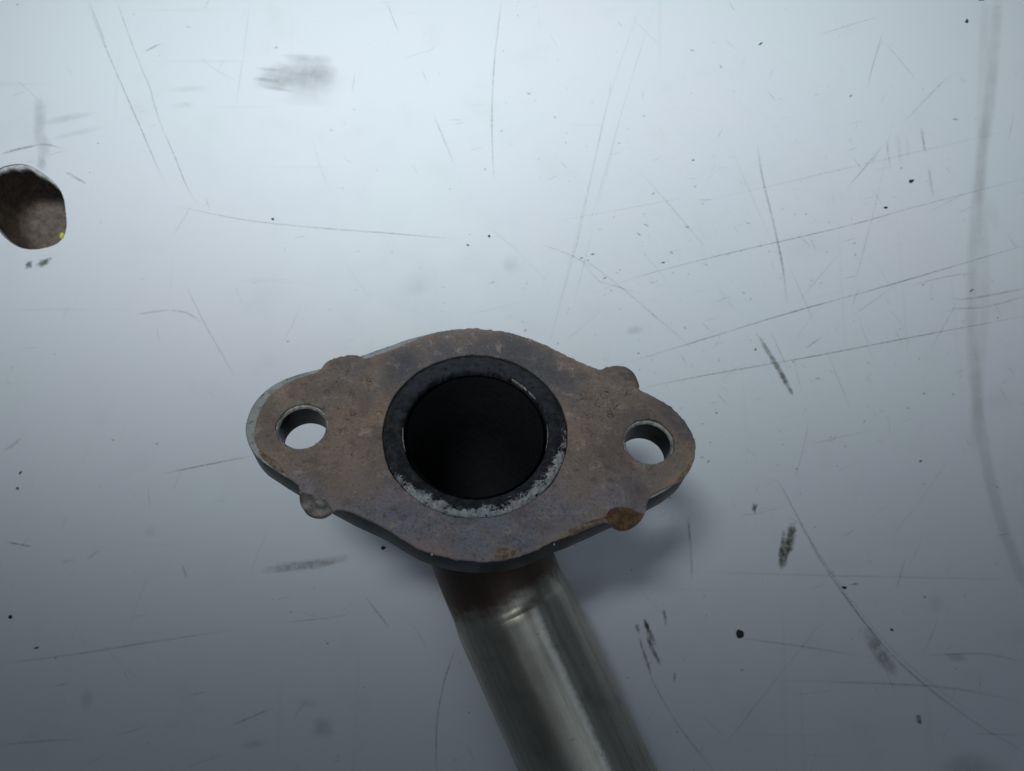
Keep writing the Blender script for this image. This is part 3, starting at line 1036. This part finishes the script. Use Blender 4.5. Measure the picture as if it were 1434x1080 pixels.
for a0, a1, wd in ((33, 60, 0.00030), (178, 200, 0.00026), (-16, 8, 0.00012)):
    vs, fs = [], []
    K = 60
    for i in range(K + 1):
        t = i / K
        a = math.radians(a0 + (a1 - a0) * t)
        wq = wd * max(0.05, math.sin(math.pi * t) ** 0.5 * (0.55 + 1.5 * noise.noise(Vector((t * 23, a0, 0)))))
        for r, z in ((0.01600, -0.0006), (0.01606, 0.00002), (0.01600 - wq, -0.00012), (0.01600 - wq * 0.8, -0.0010)):
            vs.append((r * math.cos(a), r * math.sin(a), z + 0.00012 * noise.noise(Vector((t * 22, a0, 5)))))
    for i in range(K):
        for j in range(3):
            fs.append((i * 4 + j, (i + 1) * 4 + j, (i + 1) * 4 + j + 1, i * 4 + j + 1))
    flange_part('ring_liner', mesh_from('ring_liner', vs, fs), M['bare'], ring)

# ------------------------------------------------------------------ pipe: straight neck, bend, straight run
a_in = -Nw
turn = math.acos(max(-1, min(1, a_in.dot(pipe_dir))))
RB = 0.038
tl = RB * math.tan(turn / 2)
start = FC + a_in * (GT + 0.0006)
arc0 = corner + a_in * (-tl)
axis = a_in.cross(pipe_dir).normalized()
inward = axis.cross(a_in).normalized()
cen = arc0 + inward * RB
path = []
L0 = (arc0 - start).length
for i in range(14):
    path.append((start.lerp(arc0, i / 14), a_in.copy()))
NB = 44
for i in range(NB + 1):
    R = Matrix.Rotation(turn * i / NB, 3, axis)
    path.append((cen + R @ (arc0 - cen), R @ a_in))
endp = path[-1][0]
for i in range(1, 61):
    path.append((endp + pipe_dir * 0.0030 * i, pipe_dir.copy()))


# where the pale raised line along the tube lies (angle round the tube)
sp_ = path[74][0]


def flank_angle(x0):
    """Angle round the tube whose line passes the measured column x0 at row 868."""
    res, best = 0.0, 1e9
    for i in range(720):
        g = math.radians(i / 2)
        q = sp_ + (axis * math.cos(g) + path[74][1].cross(axis).normalized() * math.sin(g)) * PIPE_R
        if q.z < PIPE_R:
            continue
        cq = CAM_ROT.transposed() @ (q - CAM_LOC)
        px, py = CX + FPX * cq.x / -cq.z, CY - FPX * cq.y / -cq.z
        dl = abs((px - x0) * 170 - (py - 868) * 96)
        if dl < best:
            best, res = dl, g
    return res


RIDGE_G = flank_angle(733)
DARK_FLANK_G = flank_angle(655)  # middle of the painted dark reflection on the left flank


def tube(name, r, n, bulge=True):
    vs, fs, uv, sm, st = [], [], [], [], []
    s = 0
    for i, (p, t) in enumerate(path):
        if i:
            s += (p - path[i - 1][0]).length
        u = axis
        w_ = t.cross(u).normalized()            # points to the outside or inside of the bend
        for j in range(n):
            g = 2 * math.pi * j / n
            dirv = u * math.cos(g) + w_ * math.sin(g)
            rr = r
            if bulge:
                ins = max(0, dirv.dot(inward if False else (cen - p).normalized())) if (cen - p).length > 0 else 0
                sb = s - (L0 + RB * turn)
                # a shallow wrinkle where the bend runs out, and drawn flats along the tube
                neck = max(0, min(1, (0.0015 - sb) / 0.0065))
                rr -= 0.00060 * neck * neck * (3 - 2 * neck)
                rr += 0.00070 * ins ** 3 * math.exp(-((sb - 0.0010) / 0.0030) ** 2)
                rr -= 0.00050 * ins ** 3 * math.exp(-((sb - 0.0085) / 0.0045) ** 2)
                rr += 0.00010 * noise.noise(Vector((math.cos(g) * 3.2, math.sin(g) * 3.2, s * 14)))
                dg = abs((g - RIDGE_G + math.pi) % (2 * math.pi) - math.pi) * r
                sw = max(0, min(1, (sb + 0.004) / 0.006))
                rr += 0.00018 * sw * math.exp(-(dg / 0.0011) ** 2)
                sm.append(sw * math.exp(-(dg / 0.0010) ** 2))
                ds = abs((g - DARK_FLANK_G + math.pi) % (2 * math.pi) - math.pi) * r
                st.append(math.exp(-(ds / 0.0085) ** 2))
                if s < 0.002:
                    rr -= 0.0005
            q = p + dirv * rr
            vs.append(tuple(q - Vector(thing.location)))
            uv.append((g * r * 1000, s * 1000))
    m = len(path)
    for i in range(m - 1):
        for j in range(n):
            k = (j + 1) % n
            fs.append((i * n + j, i * n + k, (i + 1) * n + k, (i + 1) * n + j))
    me = mesh_from(name, vs, fs)
    bm = bmesh.new()
    bm.from_mesh(me)
    bmesh.ops.recalc_face_normals(bm, faces=bm.faces)
    bm.to_mesh(me)
    bm.free()
    if sm:
        set_attr(me, 'pale_ridge', sm)
        set_attr(me, 'dark_flank', st)
    ul = me.uv_layers.new(name='UVMap')
    per = 2 * math.pi * r * 1000
    for poly in me.polygons:
        us = [uv[me.loops[li].vertex_index] for li in poly.loop_indices]
        wrap = max(x[0] for x in us) - min(x[0] for x in us) > per / 2
        for li, x in zip(poly.loop_indices, us):
            ul.data[li].uv = (x[0] + (per if wrap and x[0] < per / 2 else 0), x[1])
    return me


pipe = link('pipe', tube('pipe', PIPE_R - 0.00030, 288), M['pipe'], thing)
pipe['label'] = 'bent stainless tube, brown with heat below the flange'
link('bore_lining', tube('bore_lining', BORE_R, 72, False), M['soot'], pipe)

# rim that closes the far end of the tube
ep, et = path[-1]
bm = bmesh.new()
va, vb = [], []
for j in range(72):
    g = 2 * math.pi * j / 72
    dv = axis * math.cos(g) + et.cross(axis).normalized() * math.sin(g)
    va.append(bm.verts.new(ep + dv * PIPE_R - Vector(thing.location) + et * 0.0001))
    vb.append(bm.verts.new(ep + dv * BORE_R - Vector(thing.location) + et * 0.0001))
for j in range(72):
    k = (j + 1) % 72
    bm.faces.new((va[j], va[k], vb[k], vb[j]))
me = bpy.data.meshes.new('cut_end')
bm.to_mesh(me)
bm.free()
link('cut_end', me, M['bare'], pipe)


# weld bead between the tube and the back of the flange
def wob_weld(a, j, r, z):
    rip = 0.00022 * math.sin(a * 46) + 0.0003 * noise.noise(Vector((math.cos(a) * 3, math.sin(a) * 3, 4)))
    k = 1.0 if 0 < j < 6 else 0.0
    return r + rip * k, z - abs(rip) * k


zb = -GT - FT
wp = [(0.0166, zb + 0.0003), (0.0196, zb + 0.0002), (0.0198, zb - 0.0004), (0.0191, zb - 0.0014), (0.0181, zb - 0.0024), (0.0172, zb - 0.0030), (0.0165, zb - 0.0031)]
flange_part('weld_bead', lathe('weld_bead', wp, 240, wob=wob_weld), M['scale_brown'])
